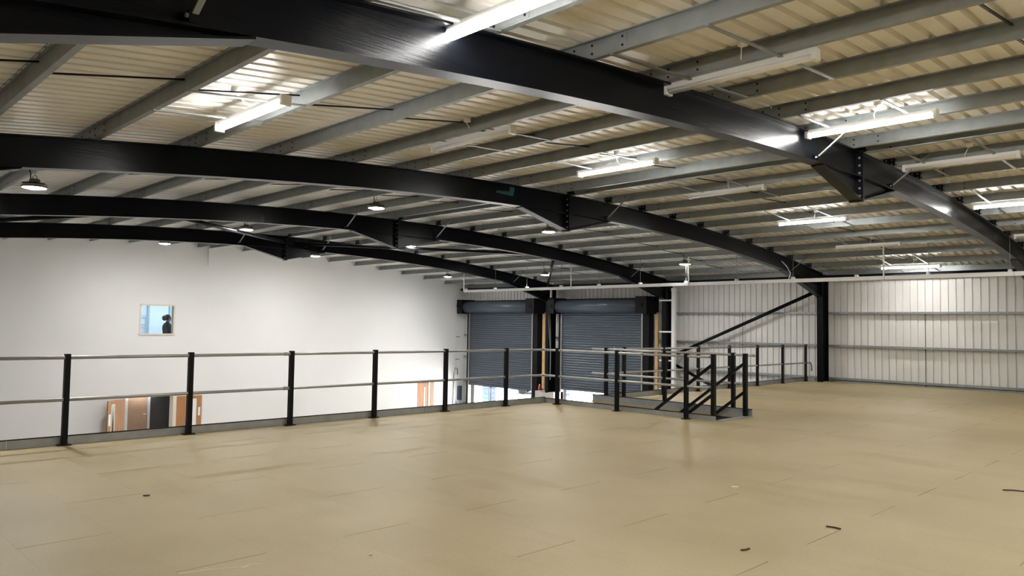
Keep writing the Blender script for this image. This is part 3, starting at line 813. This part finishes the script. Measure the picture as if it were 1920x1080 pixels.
MB().tube([(22.55, YG-0.06, -1.85), (22.5, YG-0.06, -2.35), (22.30, YG-0.05, -2.45), (22.20, YG-0.05, -2.2)], 0.009, 6).build('cable', 'white_plastic', cb)
for z in (0.98, -0.02):
    tag(MB().tube([(22.35, YG-0.01, z), (22.35, YG-0.10, z), (22.50, YG-0.10, z)], 0.015, 6).build('wall_hook', 'grey_box'), 'small dark hook in the corner above the guard rail line' if z > 0.5 else 'small dark hook in the corner just below the guard rail line', 'hook')
tp = MB().add([(9.08, FR[2]-0.0885, 3.85), (9.50, FR[2]-0.0885, 3.84), (9.54, FR[2]-0.0885, 4.0), (9.42, FR[2]-0.0885, 4.0), (9.40, FR[2]-0.0885, 3.91), (9.10, FR[2]-0.0885, 3.89)],
              [(0, 1, 2, 3, 4, 5)]); v2 = [(v[0], v[1]+0.006, v[2]) for v in tp.v]
tp.add(v2, [(5, 4, 3, 2, 1, 0)])
tp.f += [(i, (i+1) % 6, (i+1) % 6+6, i+6) for i in range(6)]
tp.v = [(v[0], v[1]+0.0755, v[2]) for v in tp.v]
tag(tp.build('tape_scrap', 'teal'), 'teal scrap of tape stuck on the second black frame', 'tape')

# ------------------------------------------------------------------ lamps
def batten(xc, yc, lit, label, group='ceiling batten lights', detail=True):
    zc = zt(xc)-0.005; L = 1.46
    t = thing('batten_light', label, 'light', (xc, yc, zc), group)
    MB().box(xc-0.046, xc+0.046, yc-L/2, yc+L/2, zc-0.052, zc).build('body', 'white_plastic', t)
    pr = [(-0.050, -0.052)] + [(0.050*math.cos(a), -0.062+0.028*math.sin(a)) for a in [math.pi+math.pi*i/10 for i in range(11)]] + [(0.050, -0.052)]
    MB().extrude([(xc+p[0], zc+p[1]) for p in pr], 'y', yc-L/2+0.02, yc+L/2-0.02, True, True).build('diffuser', 'batten_lit' if lit else 'batten_off', t)
    for s in (-1, 1):
        MB().box(xc-0.05, xc+0.05, yc+s*(L/2)-0.02, yc+s*(L/2)+0.02, zc-0.098, zc+0.002).build('end_cap', 'white_plastic', t)
    if detail:
        xs = sorted(PX_L+PX_R); lo = max([x for x in xs if x < xc-0.12]); hi = min([x for x in xs if x > xc+0.12]+[22.62])
        for s in (-0.45, 0.45):
            MB().bar((lo, yc+s, zt(lo)-0.006), (hi, yc+s, zt(hi)-0.006), 0.035, 0.012).build('mounting_bar', 'galv', t)
        MB().lathe([(0.001, -0.03), (0.045, -0.03), (0.045, 0.03), (0.001, 0.03)], (xc-0.25, yc-0.2, zt(xc)+PH-0.035), 12).build('junction_box', 'white_plastic', t)
        MB().tube([(xc-0.25, yc-0.2, zt(xc)+PH-0.06), (xc-0.24, yc-0.18, zt(xc)+0.08), (xc-0.1, yc-0.1, zt(xc)+0.02), (xc, yc-0.08, zc)], 0.006, 6).build('cable', 'white_plastic', t)
    return t
batten(3.45, 7.30, True, 'lit batten light nearest the left side, between the two nearest frames')
batten(6.25, 7.08, False, 'unlit batten light between the left lit batten and the second lit one')
batten(9.27, 7.13, True, 'lit batten light above the apex of the second frame')
batten(12.25, 6.95, False, 'unlit batten light half hidden behind the apex of the nearest frame')
batten(15.82, 6.95, True, 'lit batten light in the middle of the roof right of the second frame')
batten(19.00, 6.98, False, 'unlit batten light above the white trunking, right of the deck column')
batten(21.75, 6.90, True, 'lit batten light lowest on the right, just above the white trunking')
batten(3.46, 3.57, True, 'lit batten light cut by the top edge of the picture above the nearest frame')
batten(6.21, 3.42, False, 'large unlit batten light near the top right of the picture')
batten(9.25, 3.38, True, 'largest lit batten light at the upper right above the nearest frame')
batten(12.20, 3.20, False, 'unlit batten light at the right, just above the apex of the nearest frame')
batten(15.85, 3.20, True, 'lit batten light cut by the right edge of the picture')
batten(19.00, 3.20, False, 'unlit batten light behind the nearest frame at the right edge')
ORD = ('first', 'second', 'third', 'fourth', 'fifth', 'sixth', 'seventh', 'last')
for yy, row in ((-0.4, 'nearer'), (-4.1, 'farther')):  # unseen rows continuing the lamp grid, all lit to brighten the deck
    for k, xx in enumerate((0.6, 3.46, 6.21, 9.25, 12.2, 15.85, 19.0, 21.7)):
        batten(xx, yy, True, 'unseen batten light behind the viewpoint, lit to brighten the deck, %s from the left wall in the %s row' % (ORD[k], row), 'batten lights behind the viewpoint', False)

HB_OFF = 0.215
def highbay(xc, yc, label):
    zc = zt(xc)-HB_OFF
    t = thing('high_bay_light', label, 'light', (xc, yc, zc), 'round high bay lights')
    MB().lathe([(0.001, 0.045), (0.08, 0.045), (0.155, 0.03), (0.165, 0.005), (0.165, -0.012), (0.150, -0.012)], (xc, yc, zc), 28).build('housing', 'lamp_body', t)
    MB().lathe([(0.001, -0.030), (0.08, -0.027), (0.150, -0.010), (0.150, -0.006), (0.001, -0.006)], (xc, yc, zc), 28).build('lens', 'highbay_lit', t)
    MB().lathe([(0.001, 0.115), (0.062, 0.115), (0.068, 0.10), (0.068, 0.045), (0.001, 0.045)], (xc, yc, zc), 18).build('driver', 'lamp_body', t)
    for k in range(8):
        a = 2*math.pi*k/8
        MB().bar((xc+0.07*math.cos(a), yc+0.07*math.sin(a), zc+0.055), (xc+0.15*math.cos(a), yc+0.15*math.sin(a), zc+0.042), 0.006, 0.03).build('fin', 'lamp_body', t)
    MB().tube([(xc+0.028*math.cos(a), yc, zc+0.138+0.028*math.sin(a)) for a in [2*math.pi*i/12 for i in range(13)]], 0.006, 6).build('hook', 'galv', t)
    MB().tube([(xc, yc, zc+0.166), (xc+0.02, yc+0.01, zt(xc)+0.10), (xc+0.03, yc+0.02, zt(xc)+PH)], 0.005, 5).build('chain', 'galv', t)
    MB().tube([(xc-0.05, yc, zc+0.11), (xc-0.055, yc, zc+0.2), (xc-0.09, yc, zt(xc)+0.08)], 0.008, 6).build('cable', 'black_matt', t)
    return t
for xx, yy, lb in ((2.70, 12.40, 'round high bay light at the left edge below the second frame'),
                   (8.50, 12.40, 'round high bay light above the apex of the third frame'),
                   (13.40, 12.32, 'round high bay light just below the apex of the second frame'),
                   (19.20, 12.22, 'round high bay light above the trunking left of the wall brace'),
                   (8.42, 17.82, 'round high bay light above the left arm of the farthest apex'),
                   (13.42, 17.82, 'round high bay light just below the apex of the third frame'),
                   (19.75, 18.30, 'round high bay light above the column between the shutters'),
                   (8.40, 23.05, 'round high bay light against the white wall, left of the farthest apex'),
                   (13.40, 23.10, 'round high bay light against the white wall, just right of the farthest apex'),
                   (19.15, 22.95, 'round high bay light near the top corner of the white wall above the left shutter')):
    highbay(xx, yy, lb)

# ------------------------------------------------------------------ outside, seen under the shutters
cs = thing('crate_stack', 'blue slatted crates stacked outside, seen under the left shutter', 'crate stack', (29.9, 32.6, GZ-0.05))
for k in range(9):
    z = GZ-0.05+0.27*k
    b = MB()
    cx, cy_, hw = 30.2, 32.27, 0.27
    for dz in (0.0, 0.09, 0.18): b.box(cx-hw, cx+hw, cy_-hw, cy_+hw, z+dz, z+dz+0.045)
    for q in (-1, -0.33, 0.33, 1):
        b.box(cx+q*hw-0.02, cx+q*hw+0.02, cy_-hw-0.01, cy_+hw+0.01, z, z+0.26)
        b.box(cx-hw-0.01, cx+hw+0.01, cy_+q*hw-0.02, cy_+q*hw+0.02, z, z+0.26)
    b.build('crate', 'blue_plastic', cs)
pt = thing('spiky_plant', 'dark spiky plant against the blue crates outside', 'plant', (29.6, 31.5, GZ-0.05))
MB().tube([(29.6, 31.5, GZ-0.05), (29.6, 31.5, GZ+1.18)], [0.05, 0.03], 8).build('stem', 'leaf', pt)
for k in range(14):
    a = 2.4*k; el = -0.3+1.5*(k/14); d = Vector((math.cos(a)*math.cos(el), math.sin(a)*math.cos(el), math.sin(el)))
    c = Vector((29.6, 31.5, GZ+1.16))
    MB().bar(c, c+d*0.42, 0.05, 0.012).build('leaf', 'leaf', pt)
cr = thing('parked_car', 'pale blue car parked out in the bright yard', 'car', (38.7, 35.8, GZ-0.05))
prof = [(0, .25), (0, .75), (.9, .85), (1.5, 1.35), (3.0, 1.4), (3.7, .9), (4.2, .8), (4.2, .25)]
b = MB(); n = len(prof)
b.add([(39.5-p[0]*0.5, 34.1+p[0]*0.86, GZ-0.05+p[1]) for p in prof]+[(41.0-p[0]*0.5, 35.0+p[0]*0.86, GZ-0.05+p[1]) for p in prof],
      [tuple(range(n)), tuple(range(2*n-1, n-1, -1))]+[(i, (i+1) % n, (i+1) % n+n, i+n) for i in range(n)])
b.build('body', 'pale_car', cr)
for q in (0.8, 3.4):
    for ox, oy in ((0, 0), (1.4, 0.84)):
        c = Vector((39.5-q*0.5+ox, 34.1+q*0.86+oy, GZ+0.27)); nrm = Vector((0.86, 0.5, 0))
        MB().tube([c-nrm*0.1, c+nrm*0.1], 0.31, 16).build('wheel', 'black_matt', cr)
MB().bar((39.5-1.6*.5-.02, 34.1+1.6*.86-.02, GZ+1.03), (39.5-2.9*.5-.02, 34.1+2.9*.86-.02, GZ+1.03), 0.03, 0.30).build('side_window', 'pale_car', cr)

# ------------------------------------------------------------------ bits lying on the deck
def strip(pts, w, mt, label, cat='debris', h=0.006):
    b = MB()
    for p, q in zip(pts[:-1], pts[1:]): b.bar((p[0], p[1], h), (q[0], q[1], h), w, h*1.6)
    tag(b.build('scrap_strip', mt), label, cat)
strip([(8.66, 1.93), (8.72, 1.86), (8.74, 1.76)], 0.018, 'debris_dark', 'curled dark scrap strip on the deck at the right edge')
strip([(5.97, 2.52), (5.985, 2.46), (5.975, 2.41)], 0.012, 'debris_dark', 'small dark curved scrap strip on the deck, right of centre')
strip([(4.88, 2.65), (4.92, 2.63), (4.96, 2.63)], 0.012, 'debris_dark', 'small brown twig on the deck near the bottom edge')
strip([(2.44, 6.97), (2.47, 6.95), (2.485, 6.95)], 0.014, 'debris_dark', 'tiny dark crumb on the deck at the left')
strip([(6.74, 3.76), (6.79, 3.72)], 0.03, 'debris_pale', 'small pale wood chip on the deck, right of centre')
strip([(2.93, 4.26), (2.95, 4.25)], 0.012, 'debris_pale', 'tiny white crumb on the deck near the bottom edge')

for pts in ([(1.87, 4.715), (2.05, 4.66), (2.24, 4.57)], [(2.20, 4.56), (2.27, 4.60), (2.33, 4.555)]):
    b = MB()
    for p, q in zip(pts[:-1], pts[1:]): b.bar((p[0], p[1], 0.0008), (q[0], q[1], 0.0008), 0.007, 0.001)
    b.build('chalk_mark', 'debris_pale', floor)
